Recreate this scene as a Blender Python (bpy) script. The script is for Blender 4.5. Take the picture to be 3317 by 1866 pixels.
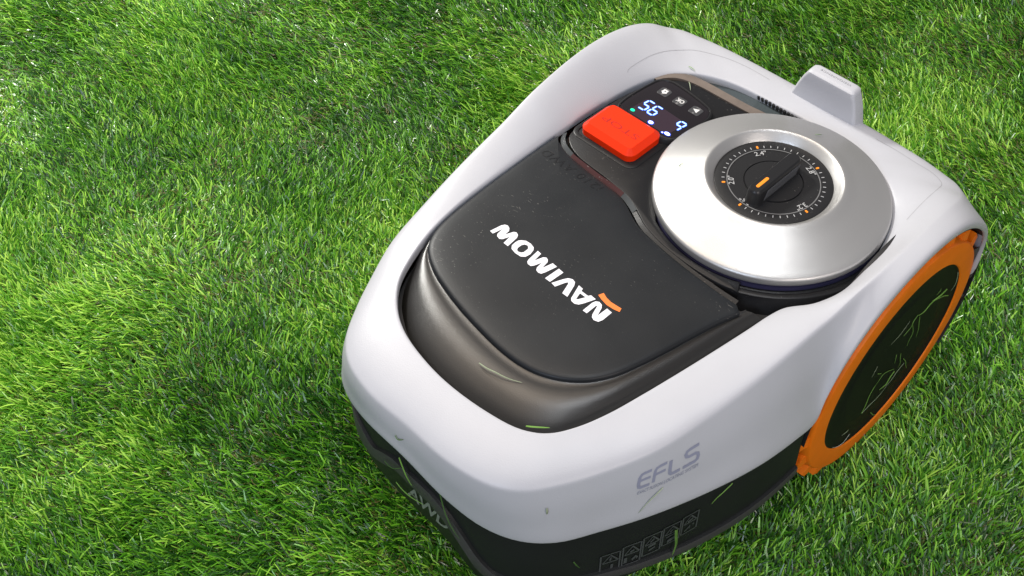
import bpy, bmesh, math, random
import numpy as np
from mathutils import Vector, Matrix
from mathutils.bvhtree import BVHTree

random.seed(7)
rng = np.random.default_rng(11)
scene = bpy.context.scene
for o in list(bpy.data.objects):
    bpy.data.objects.remove(o)
col = scene.collection

# ------------------------------------------------------------------ units
# The mower is drawn in its own units: 1 unit = radius of the tick circle of the
# height dial = 46 mm. z = 0 is the face of that dial; the ground lies at GZ.
S = 0.046
GZ = -6.4
def W(p):
    return Vector((p[0] * S, p[1] * S, (p[2] - GZ) * S))

# ------------------------------------------------------------------ camera
cam_d = bpy.data.cameras.new('camera')
cam = bpy.data.objects.new('camera', cam_d)
col.objects.link(cam)
right = Vector((0.707781, -0.706406, -0.006044))
down = Vector((-0.535923, -0.531353, -0.656087))
fwd = Vector((0.460252, 0.467605, -0.754661))
M = Matrix((right, -down, -fwd)).transposed().to_4x4()
M.translation = W((-16.01842, -8.8226, 16.99005))
cam.matrix_world = M
cam_d.sensor_width = 36.0
cam_d.lens = 3956.118 / 3317.0 * 36.0
cam_d.clip_start = 0.02
cam_d.clip_end = 60.0
scene.camera = cam

# ------------------------------------------------------------------ light
world = bpy.data.worlds.new('World')
scene.world = world
world.use_nodes = True
bg = world.node_tree.nodes['Background']
bg.inputs[0].default_value = (0.95, 0.95, 1.0, 1)
bg.inputs[1].default_value = 0.31

def area(name, loc, target, size, power, color, size_y=None):
    l = bpy.data.lights.new(name, 'AREA')
    l.energy = power
    l.color = color
    l.size = size
    if size_y:
        l.shape = 'RECTANGLE'
        l.size_y = size_y
    o = bpy.data.objects.new(name, l)
    col.objects.link(o)
    o.location = loc
    d = Vector(target) - Vector(loc)
    o.rotation_euler = d.to_track_quat('-Z', 'Y').to_euler()
    return o
area('overhead_lamp', (-0.10, -0.22, 2.6), (-0.1, 0.1, 0.2), 0.32, 15, (0.93, 0.96, 1.0))
area('warm_ceiling_panel', (-0.15, 0.95, 2.7), (-0.1, 0.1, 0.2), 1.4, 26, (1.0, 0.82, 0.64))
area('cool_panel_light', (-3.2, -0.9, 2.2), (0, 0, 0.2), 1.0, 42, (0.70, 0.81, 1.0))
area('side_fill_light', (-0.9, -2.4, 1.7), (0, 0, 0.15), 0.7, 24, (1.0, 0.90, 0.84))  # added fill light that brightens the wheel and the side wall
area('turf_spotlight', (0.15, 1.90, 1.60), (-0.15, 0.70, 0.0), 0.24, 54, (1.0, 0.98, 0.92))

scene.view_settings.view_transform = 'Standard'
scene.view_settings.look = 'None'
scene.view_settings.exposure = 0.0
scene.view_settings.gamma = 1.0
scene.render.engine = 'CYCLES'
scene.cycles.max_bounces = 6
scene.cycles.diffuse_bounces = 3
scene.cycles.glossy_bounces = 3
scene.cycles.transmission_bounces = 2
scene.cycles.transparent_max_bounces = 4

# ------------------------------------------------------------------ materials
def mat(name, color, rough=0.5, metal=0.0, spec=0.5, emit=None, estr=1.0, coat=0.0,
        mottle=0.0, mscale=60.0, bump=0.0, bscale=400.0, dust=0.0, rvar=0.0):
    m = bpy.data.materials.new(name)
    m.use_nodes = True
    nt = m.node_tree
    b = nt.nodes['Principled BSDF']
    b.inputs['Base Color'].default_value = (*color, 1)
    b.inputs['Roughness'].default_value = rough
    b.inputs['Metallic'].default_value = metal
    b.inputs['Specular IOR Level'].default_value = spec
    b.inputs['Coat Weight'].default_value = coat
    if emit:
        b.inputs['Emission Color'].default_value = (*emit, 1)
        b.inputs['Emission Strength'].default_value = estr
    tc = nt.nodes.new('ShaderNodeTexCoord')
    src = None
    if mottle > 0:
        n = nt.nodes.new('ShaderNodeTexNoise')
        n.inputs['Scale'].default_value = mscale
        n.inputs['Detail'].default_value = 5
        nt.links.new(tc.outputs['Object'], n.inputs['Vector'])
        r = nt.nodes.new('ShaderNodeMapRange')
        r.inputs[1].default_value = 0.3
        r.inputs[2].default_value = 0.7
        r.inputs[3].default_value = 1 - mottle
        r.inputs[4].default_value = 1 + mottle
        nt.links.new(n.outputs['Fac'], r.inputs[0])
        mx = nt.nodes.new('ShaderNodeVectorMath')
        mx.operation = 'SCALE'
        mx.inputs[0].default_value = color
        nt.links.new(r.outputs[0], mx.inputs['Scale'])
        src = mx.outputs[0]
        nt.links.new(src, b.inputs['Base Color'])
    if dust > 0:
        # pale lint and dust specks lying on the plastic, gathered in patches
        mp = nt.nodes.new('ShaderNodeMapping')
        mp.inputs['Scale'].default_value = (1.0, 0.55, 1.0)
        mp.inputs['Rotation'].default_value = (0, 0, 0.9)
        nt.links.new(tc.outputs['Object'], mp.inputs['Vector'])
        nz = nt.nodes.new('ShaderNodeTexNoise')
        nz.inputs['Scale'].default_value = 60
        nt.links.new(mp.outputs[0], nz.inputs['Vector'])
        ad = nt.nodes.new('ShaderNodeMixRGB')
        ad.blend_type = 'ADD'
        ad.inputs[0].default_value = 0.02
        nt.links.new(mp.outputs[0], ad.inputs[1])
        nt.links.new(nz.outputs['Color'], ad.inputs[2])
        v = nt.nodes.new('ShaderNodeTexVoronoi')
        v.inputs['Scale'].default_value = 430
        v.inputs['Randomness'].default_value = 1
        nt.links.new(ad.outputs[0], v.inputs['Vector'])
        big = nt.nodes.new('ShaderNodeTexNoise')
        big.inputs['Scale'].default_value = 16
        big.inputs['Detail'].default_value = 3
        nt.links.new(tc.outputs['Object'], big.inputs['Vector'])
        th = nt.nodes.new('ShaderNodeMapRange')
        th.inputs[1].default_value = 0.42
        th.inputs[2].default_value = 0.75
        th.inputs[3].default_value = 0.05
        th.inputs[4].default_value = 0.27
        nt.links.new(big.outputs['Fac'], th.inputs[0])
        lt = nt.nodes.new('ShaderNodeMath')
        lt.operation = 'LESS_THAN'
        nt.links.new(v.outputs['Distance'], lt.inputs[0])
        nt.links.new(th.outputs[0], lt.inputs[1])
        w = nt.nodes.new('ShaderNodeTexWhiteNoise')
        nt.links.new(v.outputs['Position'], w.inputs['Vector'])
        pw = nt.nodes.new('ShaderNodeMath')
        pw.operation = 'POWER'
        nt.links.new(w.outputs['Value'], pw.inputs[0])
        pw.inputs[1].default_value = 2.0
        ml = nt.nodes.new('ShaderNodeMath')
        ml.operation = 'MULTIPLY'
        nt.links.new(lt.outputs[0], ml.inputs[0])
        nt.links.new(pw.outputs[0], ml.inputs[1])
        m2 = nt.nodes.new('ShaderNodeMath')
        m2.operation = 'MULTIPLY'
        m2.inputs[1].default_value = dust
        nt.links.new(ml.outputs[0], m2.inputs[0])
        mix = nt.nodes.new('ShaderNodeMixRGB')
        if src:
            nt.links.new(src, mix.inputs[1])
        else:
            mix.inputs[1].default_value = (*color, 1)
        mix.inputs[2].default_value = (0.42, 0.40, 0.36, 1)
        nt.links.new(m2.outputs[0], mix.inputs[0])
        nt.links.new(mix.outputs[0], b.inputs['Base Color'])
    if rvar > 0:
        n = nt.nodes.new('ShaderNodeTexNoise')
        n.inputs['Scale'].default_value = 22
        n.inputs['Detail'].default_value = 6
        nt.links.new(tc.outputs['Object'], n.inputs['Vector'])
        r = nt.nodes.new('ShaderNodeMapRange')
        r.inputs[1].default_value = 0.3
        r.inputs[2].default_value = 0.7
        r.inputs[3].default_value = rough - rvar
        r.inputs[4].default_value = rough + rvar
        nt.links.new(n.outputs['Fac'], r.inputs[0])
        nt.links.new(r.outputs[0], b.inputs['Roughness'])
    if bump > 0:
        n = nt.nodes.new('ShaderNodeTexNoise')
        n.inputs['Scale'].default_value = bscale
        n.inputs['Detail'].default_value = 2
        nt.links.new(tc.outputs['Object'], n.inputs['Vector'])
        bp = nt.nodes.new('ShaderNodeBump')
        bp.inputs['Strength'].default_value = bump
        bp.inputs['Distance'].default_value = 0.0005
        nt.links.new(n.outputs['Fac'], bp.inputs['Height'])
        nt.links.new(bp.outputs[0], b.inputs['Normal'])
    return m

M_WHITE = mat('white_plastic', (0.475, 0.480, 0.512), 0.42, spec=0.45, bump=0.25, bscale=900, mottle=0.012, mscale=40)
M_LID = mat('matt_black_plastic', (0.012, 0.0135, 0.0155), 0.42, spec=0.28, bump=0.2, bscale=1200, dust=0.20, mottle=0.15, mscale=12, rvar=0.04)
M_DECK = mat('black_plastic', (0.011, 0.011, 0.012), 0.36, spec=0.25, bump=0.2, bscale=1200, dust=0.25)
M_GLOSSY = mat('satin_black_plastic', (0.010, 0.009, 0.008), 0.31, spec=0.75, bump=0.25, bscale=1800)
M_DARK = mat('dark_liner', (0.012, 0.012, 0.013), 0.55)
M_SKIRT = mat('charcoal_plastic', (0.014, 0.0155, 0.0155), 0.5, spec=0.28, bump=0.35, bscale=1100, mottle=0.1, mscale=15)
M_BAND = mat('grey_rubber', (0.060, 0.056, 0.060), 0.55, spec=0.4, bump=0.3, bscale=900, dust=0.2)
M_RELIEF = mat('relief_grey', (0.07, 0.075, 0.078), 0.5, spec=0.4)
M_BADGE = mat('badge_grey', (0.23, 0.25, 0.22), 0.45, spec=0.5, mottle=0.2, mscale=120)
M_SILVER = mat('satin_aluminium', (0.50, 0.495, 0.485), 0.38, metal=0.72, spec=0.5, bump=0.25, bscale=1600)
M_LEDGEREFL = mat('brown_reflection_ledge', (0.155, 0.125, 0.105), 0.38, spec=0.5, bump=0.4, bscale=1200, mottle=0.15, mscale=60)  # brown reflection on the ledge put into its base colour
M_GUTTER = mat('teal_reflection_plastic', (0.060, 0.075, 0.080), 0.30, spec=0.6, bump=0.3, bscale=1200)  # teal of the reflected surroundings mixed into the dark grey
M_VIOLET = mat('violet_ring', (0.035, 0.033, 0.075), 0.3, spec=0.6)
M_ORANGE = mat('orange_rubber', (0.90, 0.20, 0.006), 0.50, spec=0.35, bump=0.3, bscale=500, mottle=0.08, mscale=25)
M_STOP = mat('red_plastic', (0.80, 0.030, 0.001), 0.32, spec=0.35, bump=0.15, bscale=900)
M_STOPTXT = mat('dark_red_lettering', (0.42, 0.010, 0.001), 0.4)
M_HUB = mat('dark_green_black_plastic', (0.009, 0.010, 0.009), 0.55, spec=0.12, bump=0.2)
M_PRINT = mat('white_print', (0.80, 0.79, 0.83), 0.5, mottle=0.03, mscale=200)
M_RIB = mat('rib_grey', (0.085, 0.085, 0.088), 0.4)
M_NUM = mat('dial_print', (0.40, 0.40, 0.40), 0.5)
M_ORPRINT = mat('orange_print', (0.85, 0.20, 0.03), 0.5)
M_ORMARK = mat('orange_mark', (0.95, 0.30, 0.02), 0.4)
M_DIAL = mat('dial_black', (0.014, 0.014, 0.015), 0.45, spec=0.3, dust=0.4, bump=0.3, bscale=900)
M_KNOB = mat('knob_black', (0.013, 0.013, 0.014), 0.34, spec=0.35, bump=0.15, bscale=1200)
M_LINE = mat('grey_line', (0.16, 0.16, 0.16), 0.4)
M_GLASS = mat('display_glass', (0.012, 0.009, 0.011), 0.12, spec=0.5, dust=0.2)
M_LCD = mat('display_field', (0.030, 0.018, 0.026), 0.14, emit=(0.10, 0.05, 0.10), estr=0.05)
M_SEG = mat('lit_segment', (0.4, 0.6, 0.9), 0.4, emit=(0.30, 0.68, 1.0), estr=1.25)
M_SEGB = mat('lit_segment_halo', (0.0, 0.05, 0.5), 0.4, emit=(0.01, 0.06, 0.85), estr=0.9)
M_LEDG = mat('green_led', (0.0, 0.6, 0.3), 0.4, emit=(0.0, 0.72, 0.32), estr=1.0)
M_LEDW = mat('white_led', (0.8, 0.85, 1.0), 0.4, emit=(0.75, 0.85, 1.0), estr=1.6)
M_KEY = mat('key_black', (0.050, 0.050, 0.053), 0.35)
M_ICON = mat('icon_grey', (0.70, 0.69, 0.68), 0.5)
M_ICOND = mat('icon_dim', (0.28, 0.27, 0.27), 0.5)
M_DARKTXT = mat('gloss_black_print', (0.008, 0.008, 0.009), 0.30)
M_REDSTRIP = mat('dark_red_strip', (0.040, 0.005, 0.006), 0.40, dust=0.3)
M_GROOVE = mat('groove_grey', (0.032, 0.037, 0.040), 0.34)
M_BLUEGREY = mat('blue_grey_print', (0.27, 0.28, 0.37), 0.45)
M_GREYPRINT = mat('grey_print', (0.26, 0.26, 0.28), 0.5)
M_SEAM = mat('seam_grey', (0.34, 0.34, 0.36), 0.6)
def leaf_mat(name, c1, c2, rough=0.45):
    m = mat(name, c1, rough, spec=0.4)
    nt = m.node_tree
    b = nt.nodes['Principled BSDF']
    tc = nt.nodes.new('ShaderNodeTexCoord')
    n = nt.nodes.new('ShaderNodeTexNoise')
    n.inputs['Scale'].default_value = 120
    nt.links.new(tc.outputs['Object'], n.inputs['Vector'])
    mx = nt.nodes.new('ShaderNodeMixRGB')
    mx.inputs[1].default_value = (*c1, 1)
    mx.inputs[2].default_value = (*c2, 1)
    nt.links.new(n.outputs['Fac'], mx.inputs[0])
    nt.links.new(mx.outputs[0], b.inputs['Base Color'])
    return m
M_CLIP_G = leaf_mat('clipping_green', (0.07, 0.18, 0.03), (0.18, 0.32, 0.07))
M_CLIP_Y = leaf_mat('clipping_yellow_green', (0.10, 0.27, 0.03), (0.24, 0.42, 0.09))
M_CLIP_D = leaf_mat('clipping_dark', (0.03, 0.08, 0.02), (0.10, 0.20, 0.05))
M_CLIP_P = leaf_mat('clipping_pale', (0.20, 0.27, 0.14), (0.38, 0.42, 0.30))
M_LINT = leaf_mat('lint_pale', (0.36, 0.38, 0.34), (0.55, 0.56, 0.50))

# ------------------------------------------------------------------ helpers
ORG = W((-2.8, 1.3, GZ))
root = bpy.data.objects.new('robot_lawn_mower', None)
root.location = ORG
col.objects.link(root)
root['label'] = 'white and black robotic lawn mower with an orange tyre, silver dial and red STOP button'
root['category'] = 'robot mower'

def mesh(name, verts, faces, m, parent=None, smooth=True, local=True, crease=None):
    me = bpy.data.meshes.new(name)
    vs = [tuple(W(v) - ORG) for v in verts] if local else verts
    me.from_pydata(vs, [], faces)
    me.update()
    if smooth:
        me.polygons.foreach_set('use_smooth', [True] * len(me.polygons))
        if crease is not None:
            try:
                me.set_sharp_from_angle(angle=math.radians(crease))
            except Exception:
                pass
    me.materials.append(m)
    o = bpy.data.objects.new(name, me)
    col.objects.link(o)
    o.parent = parent if parent is not None else root
    return o

def catmull(P, n, closed=False):
    """resample a list of points with centripetal-like Catmull-Rom, n pieces per span"""
    P = [np.array(p, float) for p in P]
    N = len(P)
    out = []
    spans = N if closed else N - 1
    for i in range(spans):
        p1, p2 = P[i], P[(i + 1) % N]
        p0 = P[i - 1] if (i > 0 or closed) else 2 * p1 - p2
        p3 = P[(i + 2) % N] if (i + 2 < N or closed) else 2 * p2 - p1
        d01 = max(np.linalg.norm(p1 - p0), 1e-6) ** .5
        d12 = max(np.linalg.norm(p2 - p1), 1e-6) ** .5
        d23 = max(np.linalg.norm(p3 - p2), 1e-6) ** .5
        m1 = (p2 - p1) + d12 * ((p1 - p0) / d01 - (p2 - p0) / (d01 + d12))
        m2 = (p2 - p1) + d12 * ((p3 - p2) / d23 - (p3 - p1) / (d12 + d23))
        for k in range(n):
            t = k / n
            out.append((2*t**3-3*t**2+1)*p1 + (t**3-2*t**2+t)*m1 + (-2*t**3+3*t**2)*p2 + (t**3-t**2)*m2)
    if not closed:
        out.append(P[-1])
    return out

def grid_faces(nr, nc, closed=False):
    f = []
    for i in range(nr - 1):
        for j in range(nc if closed else nc - 1):
            k = (j + 1) % nc
            f.append((i*nc+j, i*nc+k, (i+1)*nc+k, (i+1)*nc+j))
    return f

def ccw(P):
    a = sum(P[i][0]*P[(i+1) % len(P)][1]-P[(i+1) % len(P)][0]*P[i][1] for i in range(len(P)))
    return P if a > 0 else P[::-1]

def inset(P, d):
    """move a ccw closed 2D outline inward by d"""
    n = len(P)
    out = []
    for i in range(n):
        a, b, c = np.array(P[i-1][:2]), np.array(P[i][:2]), np.array(P[(i+1) % n][:2])
        t = c - a
        L = np.linalg.norm(t) or 1
        nrm = np.array((-t[1], t[0])) / L
        out.append(b + nrm * d)
    return out

def plate(name, outline, rows, m, parent=None, cap=True, crease=30, dome=None):
    """rows: list of (inset, z); outline ccw closed. z may be a function of (x,y)."""
    P = ccw([tuple(p[:2]) for p in outline])
    n = len(P)
    V, F = [], []
    for d, z in rows:
        Q = inset(P, d) if d else [np.array(p) for p in P]
        V += [(q[0], q[1], z) for q in Q]
    F = grid_faces(len(rows), n, True)
    if dome:
        base = np.array([v[:2] for v in V[-n:]])
        c = base.mean(0) if dome[2] is None else np.array(dome[2])
        z0 = rows[-1][1]
        for s, dz in dome[0]:
            k = len(V) // n
            V += [(c[0]+(b[0]-c[0])*s, c[1]+(b[1]-c[1])*s, z0+dz) for b in base]
            F += [((k-1)*n+j, (k-1)*n+(j+1) % n, k*n+(j+1) % n, k*n+j) for j in range(n)]
    if cap:
        F.append(tuple(range(len(V)-n, len(V))))
    return mesh(name, V, F, m, parent, True, crease=crease)

def lathe(name, prof, m, parent=None, center=(0, 0, 0), n=128, crease=35, axis='z'):
    V = []
    for r, z in prof:
        for j in range(n):
            a = 2*math.pi*j/n
            if axis == 'z':
                V.append((center[0]+r*math.cos(a), center[1]+r*math.sin(a), center[2]+z))
            else:       # axis along y, profile z = y offset
                V.append((center[0]+r*math.cos(a), center[1]+z, center[2]+r*math.sin(a)))
    F = grid_faces(len(prof), n, True)
    return mesh(name, V, F, m, parent, True, crease=crease)

def disc_faces(n):
    return [tuple(range(n))]

_dg = None
def curve_to_me(cu):
    ob = bpy.data.objects.new('tmp', cu)
    col.objects.link(ob)
    bpy.context.view_layer.update()
    dg = bpy.context.evaluated_depsgraph_get()
    me = bpy.data.meshes.new_from_object(ob.evaluated_get(dg))
    vs = [tuple(v.co) for v in me.vertices]
    fs = [tuple(p.vertices) for p in me.polygons]
    bpy.data.objects.remove(ob)
    bpy.data.meshes.remove(me)
    return vs, fs

def text_geo(body, size=1.0, extrude=0.0, shear=0.0, bold=0.0, spacing=1.0, align='CENTER'):
    cu = bpy.data.curves.new('txt', 'FONT')
    cu.body = body
    cu.size = size
    cu.extrude = extrude
    cu.shear = shear
    cu.offset = bold
    cu.space_character = spacing
    cu.align_x = align
    cu.align_y = 'CENTER'
    cu.resolution_u = 3
    return curve_to_me(cu)

def shape_geo(loops, extrude=0.0):
    cu = bpy.data.curves.new('shp', 'CURVE')
    cu.dimensions = '2D'
    cu.fill_mode = 'BOTH'
    cu.extrude = extrude
    for L in loops:
        sp = cu.splines.new('POLY')
        sp.points.add(len(L) - 1)
        for i, p in enumerate(L):
            sp.points[i].co = (p[0], p[1], 0, 1)
        sp.use_cyclic_u = True
    return curve_to_me(cu)

def put(geo, origin, r=(0, 1, 0), u=(-1, 0, 0), sx=1.0, sy=1.0):
    vs, fs = geo
    r, u = Vector(r).normalized(), Vector(u).normalized()
    n = r.cross(u).normalized()
    o = Vector(origin)
    return [tuple(o + r*(v[0]*sx) + u*(v[1]*sy) + n*v[2]) for v in vs], fs

def fit(geo, w, h):
    """scale flat geometry to width w and height h, centred"""
    vs, fs = geo
    xs = [v[0] for v in vs]; ys = [v[1] for v in vs]
    cx, cy = (min(xs)+max(xs))/2, (min(ys)+max(ys))/2
    kx, ky = w/(max(xs)-min(xs)), h/(max(ys)-min(ys))
    return [((v[0]-cx)*kx, (v[1]-cy)*ky, v[2]) for v in vs], fs

def stroke(pts, w, z=0.0, t=0.0):
    """flat ribbon along 2D polyline"""
    P = [np.array(p, float) for p in pts]
    V, F = [], []
    for i, p in enumerate(P):
        a = P[max(i-1, 0)]; b = P[min(i+1, len(P)-1)]
        d = b-a; d = d/(np.linalg.norm(d) or 1); n = np.array((-d[1], d[0]))
        V += [tuple(p+n*w/2)+(z,), tuple(p-n*w/2)+(z,)]
    for i in range(len(P)-1):
        F.append((2*i, 2*i+1, 2*i+3, 2*i+2))
    return V, F

def merge(*geos):
    V, F = [], []
    for vs, fs in geos:
        k = len(V)
        V += list(vs)
        F += [tuple(i+k for i in f) for f in fs]
    return V, F

def rrect(w, h, r, n=5):
    out = []
    for cx, cy, a0 in ((w/2-r, h/2-r, 0), (-w/2+r, h/2-r, 90), (-w/2+r, -h/2+r, 180), (w/2-r, -h/2+r, 270)):
        for k in range(n+1):
            a = math.radians(a0+90*k/n)
            out.append((cx+r*math.cos(a), cy+r*math.sin(a)))
    return out

# ================================================================== SETTING
def build_ground():
    me = bpy.data.meshes.new('ground')
    s = 4.0
    me.from_pydata([(-s, -s, 0), (s, -s, 0), (s, s, 0), (-s, s, 0)], [], [(0, 1, 2, 3)])
    m = mat('turf_backing', (0.022, 0.048, 0.010), 0.9, mottle=0.4, mscale=90)
    me.materials.append(m)
    o = bpy.data.objects.new('ground', me)
    col.objects.link(o)
    o['kind'] = 'structure'
build_ground()

# ================================================================== SHELL
# stations from the near end's centre round the wheel side to the far end's centre:
# O = edge of the opening, R = shoulder ridge, L = lower edge / wheel arch edge
ST = [
 ((-7.72, 1.30, -.50), (-8.72, 1.25, -.82), (-8.91, 1.20, -1.58)),
 ((-7.66, 0.30, -.50), (-8.73, 0.15, -.82), (-8.88, 0.15, -1.84)),
 ((-7.50, -.38, -.50), (-8.54, -.68, -.83), (-8.70, -.62, -2.10)),
 ((-7.22, -.77, -.50), (-8.20, -1.16, -.83), (-8.40, -1.22, -2.20)),
 ((-6.79, -1.02, -.50), (-7.62, -1.56, -.81), (-7.95, -1.68, -2.24)),
 ((-6.20, -1.22, -.49), (-6.90, -1.93, -.76), (-7.25, -2.09, -2.22)),
 ((-5.50, -1.37, -.48), (-6.05, -2.28, -.66), (-6.40, -2.55, -2.14)),
 ((-4.60, -1.54, -.46), (-5.00, -2.50, -.54), (-5.25, -2.99, -2.12)),
 ((-3.75, -1.68, -.45), (-4.00, -2.66, -.40), (-4.20, -3.26, -2.16)),
 ((-3.00, -1.79, -.45), (-3.10, -2.76, -.26), (-3.25, -3.36, -2.26)),
 ((-2.45, -1.86, -.46), (-2.45, -2.82, -.15), (-2.60, -3.38, -2.30)),
 ((-2.10, -1.95, -.48), (-2.00, -2.87, -.07), (-2.40, -3.36, -1.80)),
 ((-1.75, -2.22, -.50), (-1.50, -2.90, .05), (-2.10, -3.36, -1.15)),
 ((-1.15, -2.44, -.50), (-.95, -2.93, .13), (-1.40, -3.36, -.48)),
 ((-0.50, -2.46, -.48), (-0.35, -2.96, .20), (-0.57, -3.36, -.12)),
 ((0.20, -2.41, -.44), (0.40, -2.98, .23), (0.35, -3.36, .02)),
 ((0.85, -2.235, -.38), (1.10, -2.97, .19), (1.20, -3.36, -.06)),
 ((1.42, -1.92, -.37), (1.80, -2.93, .05), (1.90, -3.36, -.32)),
 ((1.84, -1.53, -.37), (2.38, -2.86, -.18), (2.52, -3.37, -.76)),
 ((2.09, -1.14, -.40), (2.78, -2.72, -.42), (2.98, -3.38, -1.26)),
 ((2.25, -0.77, -.44), (3.06, -2.45, -.52), (3.26, -3.37, -1.85)),
 ((2.34, -0.48, -.48), (3.20, -2.10, -.58), (3.44, -3.25, -3.00)),
 ((2.40, -0.10, -.51), (3.30, -1.60, -.60), (3.80, -2.60, -3.10)),
 ((2.46, 0.42, -.53), (3.36, -0.60, -.60), (3.98, -1.20, -2.90)),
 ((2.52, 0.85, -.55), (3.38, 0.40, -.60), (4.00, 0.20, -2.70)),
 ((2.52, 1.25, -.55), (3.38, 1.25, -.60), (4.00, 1.25, -2.70)),
]
LO = [  # opening edge of the left half, same station order
 None, (-7.62, 2.15, -.50), (-7.45, 2.75, -.50), (-7.18, 3.22, -.50), (-6.75, 3.65, -.48), (-6.20, 3.93, -.46),
 (-5.40, 4.18, -.44), (-4.60, 4.31, -.43), (-3.75, 4.36, -.42), (-3.00, 4.38, -.42), (-2.45, 4.39, -.41),
 (-2.00, 4.40, -.41), (-1.55, 4.40, -.41), (-1.00, 4.40, -.41), (-0.40, 4.38, -.41), (0.20, 4.34, -.42),
 (0.80, 4.24, -.43), (1.30, 4.08, -.44), (1.72, 3.85, -.46), (2.00, 3.58, -.48), (2.20, 3.25, -.50),
 (2.33, 2.95, -.52), (2.41, 2.60, -.53), (2.46, 2.15, -.54), (2.49, 1.70, -.55)]

def column(O, R, L, lip=False):
    O, R, L = (np.array(p, float) for p in (O, R, L))
    top = R - O
    c = O + top * .45
    lift = .02 + .05 * np.linalg.norm(top[:2])
    side = L - R
    h = np.array((R[0]-O[0], R[1]-O[1], 0.0))
    h /= np.linalg.norm(h)
    inn = O + np.array((0, 0, -.19)) - h * .0
    drop = abs(side[2])
    out = .10 * min(1.0, drop / 1.4)
    rows = [inn, O + np.array((0, 0, -.05)), O + h*.025 + np.array((0, 0, -.004)),
            O + top*.12 + (0, 0, lift*.35), c + (0, 0, lift), O + top*.80 + (0, 0, lift*.9),
            O + top*.95 + (0, 0, lift*.3)]
    a, b = O + top*.95 + (0, 0, lift*.3), R + side*.07
    rows.append(+.15*a + .70*R + .15*b + h*.0)
    rows.append(R + side*.07 + h*.012)
    if lip:
        e = L + np.array((0, 0, .17))
        side2 = e - R
        rows[-1] = R + side2*.25 + (0, 0, .015)
        rows.append(R + side2*.60 + (0, 0, .03))
        rows.append(R + side2*.93 + (0, 0, .018))
        rows.append(e + (0, 0, -.03) + h*.012)
        rows.append(L + h*.008)
        rows.append(L - h*.05)
        rows.append(L - h*.09 + (0, 0, .10))
        return rows
    rows.append(R + side*.35 + h*(.02+out*.3))
    rows.append(R + side*.70 + h*(.01+out*.25))
    rows.append(L - (0, 0, -.06) + h*.01)
    rows.append(L)
    rows.append(L - h*.05 + (0, 0, .0))
    rows.append(L - h*.09 + (0, 0, .16))
    return rows

cols = [column(*s, lip=(12 <= k <= 19)) for k, s in enumerate(ST)]
left = []
for i in range(1, len(ST) - 1):
    O, R, L = ST[i]
    ly, lz = 2.4 - L[1], L[2]
    if 10 <= i <= 21:
        ly, lz = min(ly, 2.4 - R[1] + .10), min(lz, R[2] - .75)
    if i in (1, 2, 3):
        lz += (.26, .34, .22)[i-1]
    left.append(column(LO[i], (R[0], 2.4 - R[1], R[2]), (L[0] if i < 18 or i > 21 else R[0] + .10, ly, lz)))
ctrl = cols + left[::-1]
ctrl = np.array([[np.array(p, float) for p in c] for c in ctrl])       # stations x rows x 3
NS, NR = ctrl.shape[:2]
SUBC, SUBR = 5, 3
rows_dense = []
tmp = np.array([np.array(catmull(list(ctrl[:, r]), SUBC, True)) for r in range(NR)])   # rows x S x 3
full = []
for s in range(tmp.shape[1]):
    full.append(catmull(list(tmp[:, s]), SUBR))
full = np.array(full)          # S x R x 3
NSD, NRD = full.shape[:2]
V = [tuple(full[s, r]) for r in range(NRD) for s in range(NSD)]
F = [tuple(reversed(f)) for f in grid_faces(NRD, NSD, True)]
shell = mesh('shell', V, F, M_WHITE, crease=70)
def shell_pt(s, r, off=0.0):
    """point on the shell at control-station s and control-row r"""
    a, b = s * SUBC % NSD, r * SUBR
    i, j = int(a), int(b)
    fa, fb = a - i, b - j
    j = min(j, NRD - 2)
    i2 = (i+1) % NSD
    p = (full[i, j]*(1-fa)+full[i2, j]*fa)*(1-fb) + (full[i, j+1]*(1-fa)+full[i2, j+1]*fa)*fb
    du = full[i2, j] - full[i, j]
    dv = full[i, j+1] - full[i, j]
    n = np.cross(dv, du)
    n = n / (np.linalg.norm(n) or 1)
    if n[2] < -0.2:
        n = -n
    return p + n * off

# ================================================================== DARK CHASSIS
def plan_curve():
    R = [(-8.80, 1.20), (-8.76, .20), (-8.60, -.55), (-8.32, -1.10), (-7.88, -1.56), (-7.20, -1.98), (-6.35, -2.44),
         (-5.22, -2.88), (-4.15, -3.14), (-3.25, -3.24), (-2.55, -3.26)]
    return R
PLR = catmull(plan_curve(), 6)
PLL = [np.array((p[0], 2.4 - p[1])) for p in PLR[::-1]][:-1]
PL = PLL + PLR
nP = len(PL)
def nrm_of(P, i):
    a, b = P[max(i-1, 0)], P[min(i+1, len(P)-1)]
    t = b - a
    t = t / np.linalg.norm(t)
    n = np.array((-t[1], t[0]))
    # pointing away from the body
    c = np.array((-4.0, 1.2))
    if np.dot(P[i]-c, n) < 0:
        n = -n
    return n
def interp(tab, v):
    if v <= tab[0][0]: return tab[0][1]
    for (a, fa), (b, fb) in zip(tab[:-1], tab[1:]):
        if v <= b:
            t = (v-a)/(b-a)
            return fa+(fb-fa)*t
    return tab[-1][1]
arc = [0.0]
for i in range(1, nP):
    arc.append(arc[-1] + float(np.linalg.norm(PL[i]-PL[i-1])))
mid = arc[len(PLL)]
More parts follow.
